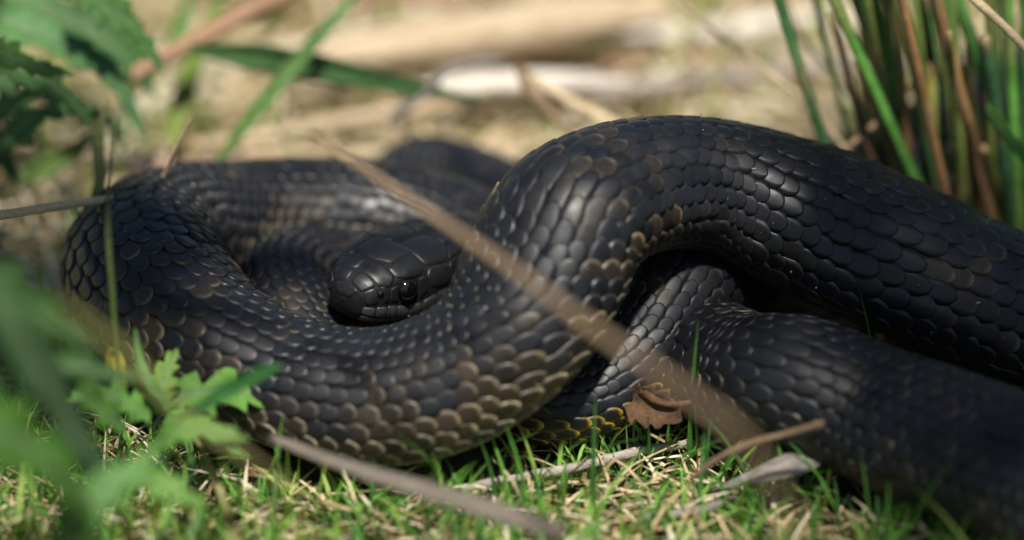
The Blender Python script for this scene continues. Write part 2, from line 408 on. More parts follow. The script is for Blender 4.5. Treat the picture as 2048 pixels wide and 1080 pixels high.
edge[fold] = np.array([.62, .42, .02])*npr.uniform(.5, 1.2, (fold.sum(), 1))
rr = np.interp(s0, SS, RR)
lift = .00070*rr/.028*npr.uniform(.75, 1.25, n)
P1, C1 = plates(s0, a0, Ls*npr.uniform(.93, 1.08, n), dA0*npr.uniform(.93, 1.07, n), cols, edge, lift, npr.normal(0, 1, n))
# belly plates
sv = np.unique(np.round(s0[js == 0], 5)); nvp = len(sv); Lv = np.interp(sv, SS, RR)*.275
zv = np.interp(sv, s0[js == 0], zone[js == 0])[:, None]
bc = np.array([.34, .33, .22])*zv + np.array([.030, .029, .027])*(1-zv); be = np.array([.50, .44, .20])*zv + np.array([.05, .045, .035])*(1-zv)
P2, C2 = plates(sv, np.full(nvp, np.pi), Lv, np.full(nvp, (2*np.pi-ASP)*1.02/1.2), bc, be, np.full(nvp, .0007), npr.normal(0, .3, nvp))
# which scales show largest in the photograph
cen = surf(s0 - Ls*.2, a0, .0006); nrm = unit(cen - surf(s0 - Ls*.2, a0, -.004))
px, py, pf = proj(cen); vd = unit(np.array(CAM) - cen); fc = (nrm*vd).sum(-1)
score = np.where((px > 10) & (px < 2038) & (py > 10) & (py < 1070) & (fc > .15), fc*Ls*rr, 0)
order = np.argsort(-score); vis = []
for i in order:
    if score[i] <= 0 or len(vis) >= 300: break
    o = Vector(cen[i]) + Vector(nrm[i])*.0012; d = CAM - o
    if bvh.ray_cast(o, d.normalized(), d.length)[0] is None: vis.append(int(i))
vset = set(vis); rest = np.array([i for i in range(n) if i not in vset])
def joined(name, P, C):
    k = P.shape[1]; F = (FP[None] + (np.arange(len(P))*k)[:, None, None]).reshape(-1, 4)
    return npmesh(name, P.reshape(-1, 3), F, C.reshape(-1, 3))
for i in vis: link('scale', npmesh('scale', P1[i], FP, C1[i]), M['scale'], body)
o = link('scales', joined('scales', np.concatenate([P1[rest], P2]), np.concatenate([C1[rest], C2])), M['scale'], body); o['kind'] = 'stuff'

# dust, straw crumbs and skin flakes stuck to the scales
dv, df, dc = [], [], []
for i in rnd.sample(vis, 110) + [int(v) for v in npr.choice(rest, 260)]:
    c = Vector(surf(np.array([s0[i] + rnd.uniform(-.4, .4)*Ls[i]]), np.array([a0[i] + rnd.uniform(-.06, .06)]), np.array([.0009]))[0]); m = len(dv); z = rnd.uniform(.00018, .00055)*(2.2 if rnd.random() < .06 else 1)
    ax = Vector((rnd.gauss(0, 1), rnd.gauss(0, 1), rnd.gauss(0, 1))).normalized()*z*rnd.uniform(1, 2.2)
    for q in range(4): dv.append(c + Vector((rnd.gauss(0, z*.5), rnd.gauss(0, z*.5), rnd.gauss(0, z*.5))) + ax*(q % 2)); dc.append(rnd.choice([(.35, .28, .18), (.22, .15, .09), (.45, .42, .36)]))
    df += [(m, m+1, m+2), (m, m+3, m+1), (m, m+2, m+3), (m+1, m+3, m+2)]
o = link('dust', npmesh('dust', dv, df, dc), M['straw'], body, False); o['kind'] = 'stuff'
# head plates, eye, nostril
def head_plate(poly, h=.00036, col=(.013, .0135, .015), parent=body, name='head_plate', edgec=(.018, .019, .021)):
    p = np.array(poly, float); p[:, 1] = np.radians(p[:, 1])
    ed = np.vstack([p[i] + (p[(i+1) % len(p)]-p[i])*k/5 for i in range(len(p)) for k in range(5)])
    # round the corners
    ctr = ed.mean(0); ed = ctr + (ed-ctr)*1.045
    for _ in range(1): ed = (np.roll(ed, 1, 0) + 2*ed + np.roll(ed, -1, 0))/4
    c = ed.mean(0); rings = [(1.0, -.8), (.975, .5), (.93, .9), (.72, 1.0), (.4, 1.02)]; V = []; CL = []
    for k, hh in rings:
        q = c + (ed-c)*k; V.append(head(q[:, 0], q[:, 1], h*hh)); CL.append(np.tile(edgec if k > .93 else col, (len(q), 1)))
    V.append(head(c[None, 0], c[None, 1], h*1.12)); CL.append(np.array([col])); V = np.vstack(V); CL = np.vstack(CL); m = len(ed)
    F = [(r*m+i, r*m+(i+1) % m, (r+1)*m+(i+1) % m, (r+1)*m+i) for r in range(len(rings)-1) for i in range(m)]
    F += [((len(rings)-1)*m+i, (len(rings)-1)*m+(i+1) % m, len(rings)*m) for i in range(m)]
    o = link(name, npmesh(name, V, F, CL), M['head'], parent)
    bm = bmesh.new(); bm.from_mesh(o.data); bmesh.ops.recalc_face_normals(bm, faces=bm.faces)
    nrm_ = sum((f.normal for f in bm.faces), Vector()); 
    if nrm_.dot(Vector(V[-1]) - (HJ + HF*HL*float(c[0]))) < 0: bmesh.ops.reverse_faces(bm, faces=bm.faces)
    bm.to_mesh(o.data); bm.free()
    return o
for sg in (1, -1):
    for poly in ([(.875, 2), (.955, 3), (.962, 46), (.88, 50)],                                  # internasal
                 [(.745, 2), (.868, 2), (.872, 52), (.80, 64), (.745, 48)],                      # prefrontal
                 [(.50, 22), (.70, 26), (.74, 30), (.74, 50), (.66, 60), (.55, 60), (.49, 46)],   # brow
                 [(.20, 3), (.47, 3), (.485, 22), (.48, 48), (.30, 56), (.17, 36)],               # parietal
                 [(.26, 60), (.46, 54), (.50, 66), (.47, 84), (.27, 88)], [(.06, 62), (.24, 60), (.25, 88), (.08, 90)],
                 [(.03, 4), (.16, 4), (.15, 30), (.03, 28)], [(.02, 32), (.15, 38), (.22, 56), (.04, 58)],
                 [(.885, 54), (.955, 50), (.955, 88), (.89, 88)], [(.805, 68), (.835, 58), (.86, 56), (.845, 88), (.81, 88)],   # nasals
                 [(.735, 66), (.795, 68), (.80, 88), (.73, 90)],                                 # in front of the eye
                 [(.52, 64), (.575, 66), (.57, 92), (.51, 86)],                                  # behind the eye
                 [(.90, 92), (.962, 92), (.962, 114), (.90, 114)], [(.825, 92), (.893, 92), (.893, 116), (.82, 116)],
                 [(.74, 94), (.818, 92), (.813, 117), (.735, 118)], [(.645, 98), (.733, 95), (.728, 118), (.64, 119)],
                 [(.545, 96), (.638, 99), (.633, 119), (.54, 120)], [(.42, 90), (.538, 95), (.533, 120), (.41, 121)], [(.27, 92), (.412, 90), (.402, 121), (.26, 122)],
                 [(.86, 121), (.955, 121), (.95, 150), (.86, 150)], [(.76, 123), (.852, 122), (.852, 150), (.76, 150)], [(.65, 124), (.752, 123), (.752, 150), (.65, 150)],
                 [(.52, 125), (.642, 124), (.642, 150), (.52, 150)], [(.36, 126), (.512, 125), (.512, 150), (.36, 150)]):
        head_plate([(t, sg*a) for t, a in poly], col=tuple(np.array((.009, .0095, .011))*rnd.uniform(.8, 1.3)) if poly[0][1] < 90 else (.05, .048, .047))  # lip plates paler: their sky reflection is put into the colour
head_plate([(.49, -18), (.53, -21), (.69, -23), (.738, 0), (.69, 23), (.53, 21), (.49, 18), (.47, 0)])
head_plate([(.966, -40), (.994, -40), (.994, 0), (.994, 40), (.966, 40), (.968, 0)], h=.0003)
def ball(name, c, r, mat, parent, squash=None, ax=None):
    bm = bmesh.new(); bmesh.ops.create_uvsphere(bm, u_segments=24, v_segments=16, radius=r)
    if squash:
        R = ax.to_track_quat('Z', 'Y').to_matrix().to_4x4()
        bmesh.ops.transform(bm, matrix=R @ Matrix.Diagonal((1, 1, squash, 1)), verts=bm.verts)
    bmesh.ops.translate(bm, vec=c, verts=bm.verts)
    me = bpy.data.meshes.new(name); bm.to_mesh(me); bm.free(); return link(name, me, mat, parent)
for sg in (1, -1):
    e = Vector(head(np.array([.655]), np.array([math.radians(79)*sg]), 0.)[0]); ax = (HS*sg*.95 + HU*.2 + HF*.15).normalized()
    ball('eye', e + ax*.0002, 0.0040, M['eye'], body, .72, ax)
    nn = Vector(head(np.array([.868]), np.array([math.radians(72)*sg]), .0002)[0]); ball('nostril', nn, .0012, M['eye'], body, .5, (HS*sg*.7+HF*.4).normalized())

# ------------------------------------------------------------------ grass and straw (uncountable ground cover)
CN = CC[::4]; RN = RR[::4]
def clear_of_snake(x, y, k=.8):
    m = np.ones(len(x), bool)
    for i in range(0, len(x), 4000):
        d = np.hypot(x[i:i+4000, None]-CN[None, :, 0], y[i:i+4000, None]-CN[None, :, 1])
        low = (CN[:, 2]-RN*.9) < .03
        m[i:i+4000] = ~((d < RN*k) & low).any(1)
    m &= ~((((x+.055)/.075)**2 + ((y-.028)/.07)**2) < 1)            # nothing grows up inside the coil
    return m
def tufts(name, x, y, hgt, wid, col, mat, lean=.5, label=None, cat=None, lie=0., nseg=5, z0=0., cl=.62):
    k = clear_of_snake(x, y, cl) if cl else np.ones(len(x), bool)
    x, y, hgt, wid, col = x[k], y[k], hgt[k], wid[k], col[k]; n = len(x)
    if np.isscalar(z0): z0 = np.full(n, z0)
    else: z0 = z0[k]
    az = npr.uniform(0, 2*np.pi, n); ln = np.abs(npr.normal(lean, .38, n)) + lie
    t = np.linspace(0, 1, nseg); V = np.zeros((n, nseg, 3, 3)); C = np.zeros((n, nseg, 3, 3))
    ex, ey = np.cos(az), np.sin(az); roll = az + np.pi/2 + npr.normal(0, .6, n)
    for i, ti in enumerate(t):
        th = np.minimum(ln*ti**.8*1.3 + lie*.6, 1.52)
        if i == 0: hx = np.zeros(n); hz = np.zeros(n)
        else:
            hx = hx + hgt/(nseg-1)*np.sin(th); hz = hz + hgt/(nseg-1)*np.cos(th)
        w = wid*(1-ti**2.2)*.5 + .00008
        cx, cy, cz = x + ex*hx, y + ey*hx, z0 + hz
        for q, sgn in enumerate((-1, 0, 1)):
            V[:, i, q] = np.stack([cx + sgn*w*np.cos(roll) + (sgn == 0)*ex*w*.5, cy + sgn*w*np.sin(roll) + (sgn == 0)*ey*w*.5, cz - (sgn == 0)*w*.35], -1)
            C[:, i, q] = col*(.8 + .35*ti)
    g = np.arange(nseg*3).reshape(nseg, 3); F1 = np.stack([g[:-1, :-1], g[:-1, 1:], g[1:, 1:], g[1:, :-1]], -1).reshape(-1, 4)
    F = (F1[None] + (np.arange(n)*nseg*3)[:, None, None]).reshape(-1, 4)
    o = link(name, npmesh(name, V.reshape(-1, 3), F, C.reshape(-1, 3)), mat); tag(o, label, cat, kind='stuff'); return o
def pick(pal, n, jit=.25):
    pal = np.array(pal); return pal[npr.integers(0, len(pal), n)]*npr.uniform(1-jit, 1+jit, (n, 1))
GREENS = [(.10, .27, .04), (.14, .34, .05), (.20, .40, .06), (.06, .18, .04), (.30, .44, .09)]
STRAWS = [(.56, .45, .26), (.66, .55, .36), (.46, .34, .19), (.72, .64, .48), (.38, .26, .15)]
n = 17000; x = npr.uniform(-.42, .42, n); y = npr.uniform(-.30, .03, n)
dens = .55 + .3*np.sin(x*43+np.sin(y*51)*2)*np.sin(y*60+1.3) + .2*np.sin(x*120+y*90)
k = npr.uniform(0, 1, n) < np.clip(dens+.15, .15, 1); x, y = x[k], y[k]; n = len(x)
tufts('lawn_grass', x, y, npr.gamma(3.2, .0046, n)+.003, npr.uniform(.0010, .0022, n), pick(GREENS, n), M['veg'], .7, 'short bright green grass around the front of the snake', 'grass')
n = 8500; x = npr.uniform(-.42, .42, n); y = npr.uniform(-.30, .05, n)
tufts('dry_grass', x, y, npr.gamma(4, .0042, n)+.003, npr.uniform(.0007, .0020, n), pick(STRAWS, n), M['straw'], .7, 'pale dead grass bits mixed into the lawn', 'dry grass', lie=.75, z0=npr.uniform(0, .004, n))
n = 420; x = npr.uniform(-.30, -.075, n); y = npr.uniform(-.30, -.085, n)
tufts('tall_grass', x, y, npr.uniform(.02, .055, n), npr.uniform(.0018, .0036, n), pick([(.16, .30, .05), (.24, .34, .07), (.30, .28, .09), (.10, .24, .05)], n), M['veg'], .5, 'taller yellow green grass around the broad green leaves', 'grass')
n = 420; x = npr.uniform(-.30, .30, n); y = npr.uniform(-.16, .01, n); k = (x < .07) | (y < -.09 - .5*(x-.07)); x, y = x[k], y[k]; n = len(x)
tufts('long_grass', x, y, npr.uniform(.016, .036, n), npr.uniform(.0009, .0018, n), pick(GREENS[:4] + STRAWS[:3], n), M['veg'], .95, 'long loose blades and stems tangled over the lawn', 'grass')
n = 160; x = npr.uniform(-.5, .5, n); y = npr.uniform(.14, .8, n)
tufts('long_straw', x, y, npr.uniform(.07, .2, n), npr.uniform(.002, .0045, n), pick(STRAWS + [(.30, .19, .11), (.34, .34, .10)], n), M['straw'], .5, 'long loose straws crossing the litter behind the snake', 'straw', lie=.85, z0=npr.uniform(.004, .02, n), nseg=8)
# behind the snake: straw litter with patches of green
n = 7500; x = npr.uniform(-.55, .55, n); y = .05 + 1.2*npr.uniform(0, 1, n)**1.6
tufts('straw_litter', x, y, npr.uniform(.02, .07, n)*(1+y), npr.uniform(.0014, .0045, n)*(1+.6*y), pick(STRAWS + [(.70, .60, .46), (.58, .46, .33)], n), M['straw'], .3, 'pale straw litter covering the ground behind the snake', 'straw', lie=1.0, z0=npr.uniform(0, .012, n))
n = 8000; x = npr.uniform(-.5, .5, n); y = npr.uniform(.04, .9, n)
d2 = .62 + .5*np.sin(x*19+2.2+np.sin(y*17))*np.sin(y*15+.6) - .25*np.clip((x-.02)*6, -1, 1)
k = npr.uniform(0, 1, n) < np.clip(d2, .02, 1); x, y = x[k], y[k]; n = len(x)
tufts('green_ground_cover', x, y, npr.gamma(5, .0045, n)+.004, npr.uniform(.0015, .0032, n), pick(GREENS + [(.32, .36, .09), (.40, .38, .12), (.36, .30, .12)], n), M['veg'], .6, 'patchy green grass growing through the litter behind the snake', 'grass')

# ------------------------------------------------------------------ rushes on the right
rush = empty('rush_clump', Wx(1880, .10, 0), 'clump of upright green and brown rush stems behind the snake', 'rush')
G1, G2, G3, BR, OR, DK, OL = (.07, .19, .045), (.045, .125, .05), (.11, .29, .05), (.22, .13, .065), (.40, .22, .08), (.06, .04, .027), (.15, .18, .045)
def rush_stem(x0, y0, x1, y1, w, c, Y, c2=None, parent=rush, top=.12, name='stem', taper=.8, mat='rush'):
    a = Py(x0, y0, Y); b = Py(x1, y1, Y)
    d = (a-b); foot = b - d*(b.z/d.z) if d.z else b
    up = a + d.normalized()*top if y0 <= 0 else a
    r = w/2/5850*(1+Y*.6); mid = foot.lerp(up, .5) + Vector((rnd.uniform(-.003, .003), rnd.uniform(-.004, .004), 0))
    lean = Vector((0, rnd.uniform(-.02, .03), 0))
    P = np.array([[*foot, r], [*(mid+lean*.4), r*.95], [*(up+lean), r*taper]]); Qs, S = spline(P, 30); C = Qs[:, :3]; T, U, B = frames(C, (0, -1, 0)); sd = 10
    aa = np.linspace(0, 2*np.pi, sd, endpoint=False); V = []; CL = []; c = np.array(c); c2 = c if c2 is None else np.array(c2); ph = rnd.uniform(0, 6)
    for i in range(30):
        for q in aa:
            V.append(C[i] + Qs[i, 3]*(1+.05*math.sin(q*3+ph))*(math.cos(q)*B[i] + math.sin(q)*U[i]))
            m = .5 + .5*math.sin(q+ph+i*.02); m = m*m; kk = 1 + .2*math.sin(i*1.1+ph)+.12*math.sin(i*2.7)
            cc = (c*(1-m)+c2*m)*kk; bz = max(0, 1-i/7)*.6 + .55*max(0, math.sin(i*.55+ph*3))**8 + (.6 if i > 27 else 0); bz = min(bz, .85)
            CL.append(cc*(1-bz) + np.array((.26, .18, .09))*bz)
    F = [(i*sd+q, i*sd+(q+1) % sd, (i+1)*sd+(q+1) % sd, (i+1)*sd+q) for i in range(29) for q in range(sd)] + [tuple(29*sd+q for q in range(sd))]
    return link(name, npmesh(name, V, F, CL), M[mat], parent)
for a in [(1568, 0, 1655, 290, 24, G1, .085, G2), (1652, 0, 1838, 395, 23, G3, .078, G1), (1668, 60, 1772, 360, 20, DK, .088, BR), (1712, 110, 1795, 350, 24, BR, .092, OL),
          (1703, 0, 1778, 220, 27, G2, .11, G1), (1748, 0, 1800, 330, 22, OL, .10, G1), (1768, 0, 1815, 330, 20, DK, .115, G2), (1800, 0, 1896, 420, 20, OR, .082, BR),
          (1786, 0, 1868, 380, 22, G2, .09, G1), (1822, 0, 1872, 300, 20, G1, .12, G3), (1852, 0, 1866, 300, 40, DK, .125, BR), (1880, 0, 1988, 445, 24, BR, .086, OR),
          (1893, 0, 1922, 430, 27, OL, .098, G1), (1872, 165, 1886, 380, 22, G3, .094, OR), (1915, 0, 2010, 250, 30, G1, .10, G2), (1962, 40, 2012, 390, 26, G2, .095, (.10, .18, .12)),
          (2024, 0, 2040, 450, 24, G3, .088, G1), (2048, 0, 2062, 420, 26, G1, .10, G3), (1930, 60, 1948, 440, 22, DK, .13, OL), (1990, 0, 2000, 420, 20, OL, .14, G1),
          (1840, 150, 1835, 400, 26, DK, .14, G2), (1960, 250, 1975, 440, 22, (.30, .24, .12), .11, OR), (2085, 0, 2075, 430, 25, G1, .09, G2), (2110, 0, 2120, 430, 25, G3, .12, G2),
          (2150, 0, 2140, 430, 24, BR, .10, OR), (2180, 0, 2200, 430, 24, G1, .11, G2)]:
    rush_stem(*a)
for i in range(30):
    x1 = rnd.uniform(1720, 2090); x0 = x1 - rnd.uniform(-10, 110)
    ca, cb = rnd.choice([(G1, G3), (G3, OL), (OL, G1), ((.34, .26, .12), OR), (BR, OR), (DK, OL), (G2, G1)])
    rush_stem(x0, 0 if rnd.random() < .8 else rnd.uniform(20, 180), x1, 420, rnd.uniform(9, 18), ca, rnd.uniform(.085, .15), cb)
for i, (p, w, c, l) in enumerate([
        ([Py(2100, 150, .05), Py(2000, 45, .055), Py(1900, -40, .06), Py(1800, -130, .07)], 18, 'strawstick', 'yellowish tan stalk leaning through the rush clump'),
        ([Py(1670, 315, .09), Py(1760, 240, .10), Py(1830, 165, .12), Py(1900, 90, .13)], 14, 'brownstick', 'thin dark brown twig crossing behind the rush stems')]):
    tag(stick('tan_stalk' if i == 0 else 'twig', p, [w/2/5850]*4, M[c], seed=40+i), l, 'stalk' if i == 0 else 'twig')
o = link('grass_blade', blade_mesh('grass_blade', [Py(2090, 345, .07), Py(2048, 308, .072), Py(2000, 250, .074), Py(1972, 205, .075)], .0022, (.06, .19, .03), (.10, .22, .05)), M['veg'])
tag(o, 'thin pointed green blade leaning across the rush stems', 'grass blade')

# ------------------------------------------------------------------ sticks, stalks and litter one can tell apart
def S(name, P, W, mat, label, cat, seed, **kw):
    """P (px, py, depth y) along the stick, W widths in photo pixels"""
    r = [w/2/5850*(1 + p[2]/1.6) for p, w in zip(P, W)]
    return tag(stick(name, [Py(*p) for p in P], r, M[mat], seed=seed, **kw), label, cat)
def Sg_(name, P, W, mat, label, cat, seed, z=None, **kw):
    """the same for a stick lying on the ground: P (px, py)"""
    q = [Pz(p[0], p[1], w/2/5850*.6+(p[2] if len(p) > 2 else 0)) for p, w in zip(P, W)]
    r = [w/2/5850*(1 + v.y/1.6) for v, w in zip(q, W)]
    return tag(stick(name, q, r, M[mat], seed=seed, **kw), label, cat)
S('leaning_stalk', [(622, 262, -.085), (690, 310, -.095), (820, 400, -.12), (1000, 520, -.165), (1200, 665, -.22), (1380, 790, -.26), (1490, 880, -.28), (1560, 990, -.30), (1590, 1130, -.31), (1600, 1300, -.31)],
  [9, 17, 20, 21, 21, 19, 12, 8, 7, 7], 'brownstick', 'long brown stalk slanting across in front of the snake', 'stalk', 1, n=80, flat=.7, lump=.08)
S('cut_stalk', [(1380, 960, -.075), (1440, 915, -.078), (1500, 887, -.08), (1580, 866, -.082), (1648, 846, -.085)], [12, 13, 14, 14, 16], 'midstalk', 'short brown stalk with a cut end reaching over the dark coil', 'stalk', 60, lump=.05)
S('flat_stalk', [(540, 872, -.085), (660, 920, -.10), (800, 965, -.12), (960, 1012, -.14), (1125, 1066, -.155)], [24, 42, 58, 66, 60], 'greybrown', 'flat brown dead stem lying in the grass before the snake', 'stalk', 2, flat=.35, lump=.05)
Sg_('pale_twig', [(880, 985, .004), (1010, 960, .006), (1150, 935, .006), (1290, 900, .006), (1400, 885, .006), (1480, 876, .005)], [14, 18, 20, 19, 16, 10], 'greystick', 'pale whitish twig lying in the grass beside the yellow-edged coil', 'twig', 3, n=60)
Sg_('bark_strip', [(330, 800, .004), (430, 830, .006), (530, 868, .006), (660, 925, .004)], [60, 74, 66, 30], 'bark', 'weathered grey bark strip on the ground by the thistle leaf', 'bark', 4, flat=.35, lump=.1)
Sg_('bark_chip', [(1425, 985, .002), (1500, 955, .010), (1570, 932, .014), (1628, 914, .016)], [26, 60, 78, 64], 'bark', 'grey peeling bark chip in the grass below the dark coil', 'bark chip', 5, flat=.4, lump=.12)
Sg_('brown_twig', [(1290, 1035, .004), (1390, 1022, .006), (1490, 990, .004)], [16, 20, 10], 'bark', 'short grey brown twig half hidden in the foreground grass', 'twig', 6)
Sg_('bark_flake', [(480, 930, .003), (540, 945, .004), (590, 948, .003)], [30, 40, 20], 'redbark', 'small reddish bark flake in the blurred grass', 'bark flake', 7, flat=.35)
S('fallen_straw', [(-60, 440, .0), (80, 418, .015), (220, 398, .035), (345, 383, .055)], [20, 19, 16, 9], 'strawstick', 'tan straw stem lying against the outer side of the coiled ring', 'straw', 8, lump=.05)
S('upright_straw', [(316, 384, .050), (335, 330, .055), (360, 280, .06), (383, 238, .065)], [8, 7, 6, 6], 'midstalk', 'thin brown straw rising from the end of a straw stem', 'straw', 9, lump=.05)
# behind
def bed(px, py, lift): p = Pz(px, py, 0); return Pz(px, py, lift)
def BG(name, P, W, mat, label, cat, seed, lift=.006, **kw):
    q = [Pz(px, py, lift) for px, py in P]; r = [w/2/5850*(1+v.y/1.6) for v, w in zip(q, W)]
    return tag(stick(name, q, r, M[mat], seed=seed, **kw), label, cat)
BG('bark_log', [(560, 112), (760, 95), (960, 72), (1180, 38), (1330, 20)], [55, 105, 125, 110, 70], 'tan', 'broad tan slab of bark, the thickest piece behind the snake', 'bark', 20, .034, flat=.8)
BG('bark_sheet', [(800, 178), (940, 168), (1080, 162), (1260, 160)], [16, 70, 72, 20], 'pale', 'bleached whitish bark strip behind the snake', 'bark', 21, .032, flat=.5)
BG('bark_slab', [(960, 122), (1080, 122), (1180, 126), (1290, 124)], [26, 40, 44, 26], 'redbark', 'dark reddish bark slab under the broad tan bark', 'bark', 22, .014, flat=.8)
BG('long_stick', [(1080, 205), (1250, 178), (1420, 158), (1600, 138), (1800, 120), (1990, 105)], [34, 34, 32, 30, 28, 24], 'greystick', 'long greyish stick running back toward the rushes', 'stick', 23, .022)
BG('dry_stick', [(330, 300), (520, 275), (740, 232), (950, 208), (1120, 200)], [26, 28, 30, 26, 16], 'tan', 'long pale tan stick lying behind the coiled ring', 'stick', 24, .024)
BG('lower_stick', [(480, 300), (700, 306), (900, 300), (1080, 300)], [20, 24, 26, 20], 'tan', 'tan stick lying close behind the dark back coil', 'stick', 25, .02)
BG('bark_plate', [(250, 330), (330, 320), (430, 322), (560, 318)], [50, 70, 60, 30], 'pink', 'pinkish flat bark plate behind the coiled ring', 'bark', 26, .018, flat=.4)
S('reed_stalk', [(240, 170, .15), (340, 108, .16), (450, 50, .17), (580, -15, .18), (720, -90, .20)], [30, 36, 36, 32, 30], 'pinkstalk', 'thick reddish brown dead stalk behind the thistle leaves', 'stalk', 27)
S('curved_stem', [(780, 235, .15), (850, 188, .15), (890, 145, .15), (960, 122, .15), (1010, 120, .15)], [16, 18, 18, 15, 8], 'bark', 'dark thin stem curving over the bleached bark', 'stem', 28)
S('bent_straw', [(1035, 132, .14), (1062, 185, .138), (1100, 225, .135), (1150, 285, .13)], [20, 26, 22, 14], 'brownstick', 'folded brown straw standing in front of the bleached bark', 'straw', 29)
S('tan_straw', [(1040, 140, .143), (1110, 185, .14), (1190, 225, .135), (1300, 290, .12)], [20, 30, 32, 22], 'strawstick', 'broad tan straw slanting down to the raised black coil', 'straw', 30, flat=.5)
S('thin_stem', [(1320, -30, .15), (1420, 55, .14), (1530, 140, .12), (1625, 215, .11), (1700, 310, .10)], [11, 11, 11, 10, 9], 'strawstick', 'thin tan stem arching over the litter beside the rushes', 'stem', 31)
S('fine_stem', [(1560, -20, .18), (1600, 70, .16), (1660, 140, .14), (1730, 230, .12)], [10, 10, 9, 8], 'brownstick', 'fine brown stem leaning among the first rush stems', 'stem', 32)
BG('far_stick', [(560, 20), (700, 8), (850, -4), (1000, -20)], [40, 44, 40, 30], 'redbark', 'brown stick at the far edge of the straw litter', 'stick', 33, .01)
BG('straw_slab', [(1240, 75), (1400, 60), (1560, 40), (1700, 20)], [50, 60, 60, 40], 'pale', 'pale flat straw slab beyond the long greyish stick', 'straw', 34, .016, flat=.4)

# green blades
def blade(P, w, c, c2, label, seed, name='grass_blade', cat='grass blade', mat='veg', **kw):
    o = link(name, blade_mesh(name, [Py(*p) for p in P], w/2/5850*(1+P[0][2]/1.6), c, c2, seed=seed, **kw), M[mat]); return tag(o, label, cat)
blade([(425, 340, .125), (500, 235, .13), (600, 115, .14), (700, 0, .15), (790, -110, .16)], 30, (.13, .26, .05), (.18, .34, .13), 'long light green blade rising from behind the coiled ring', 1, tip=.5)
blade([(380, 95, .15), (560, 118, .15), (720, 150, .15), (860, 180, .15), (985, 205, .15)], 62, (.09, .19, .06), (.06, .15, .05), 'broad dark green blade lying in front of the bark', 2, tip=.6)
blade([(236, 720, -.06), (226, 600, -.058), (216, 450, -.05), (222, 330, -.04), (240, 220, -.03)], 11, (.09, .16, .03), (.12, .10, .05), 'thin upright olive stem in front of the coiled ring', 3, tip=.5)
blade([(1511, 850, -.02), (1513, 790, -.022), (1510, 740, -.022), (1508, 704, -.022)], 13, (.07, .24, .03), (.14, .30, .05), 'single upright green blade in front of the dark coil', 4, tip=.08)
blade([(30, 360, .13), (110, 322, .135), (170, 285, .14), (210, 255, .14)], 46, (.12, .20, .05), (.16, .24, .07), 'short olive green blade beside the thistle plant', 5, tip=.5)
blade([(345, 290, .16), (360, 220, .17), (385, 130, .18), (430, 20, .19), (470, -60, .20)], 44, (.20, .27, .04), (.16, .26, .05), 'yellow green blade standing behind the thistle leaves', 6, tip=.6)
blade([(320, 130, .20), (360, 60, .21), (380, 0, .22), (400, -70, .22)], 34, (.10, .22, .04), (.10, .24, .05), 'bright green blade beside the reddish dead stalk', 7, tip=.6)
blade([(1080, 100, .30), (1150, 82, .30), (1230, 72, .31), (1300, 80, .32)], 60, (.09, .22, .04), (.15, .27, .07), 'green leaf resting on the broad tan bark', 8, tip=.5)
blade([(560, 730, -.10), (470, 770, -.10), (400, 815, -.10), (350, 850, -.095)], 32, (.05, .20, .05), (.07, .22, .06), 'green blade lying across the small thistle leaf', 9, tip=.5)
blade([(180, 440, .06), (200, 360, .07), (196, 280, .075), (215, 200, .08)], 26, (.16, .22, .06), (.24, .24, .10), 'pale olive blade rising behind the straw stem', 10, tip=.4)
blade([(215, 740, -.05), (228, 705, -.05), (245, 760, -.06), (250, 800, -.06)], 26, (.42, .32, .03), (.35, .30, .05), 'small yellow leaf beside the small thistle leaves', 11, tip=.5, name='yellow_leaf', cat='leaf')

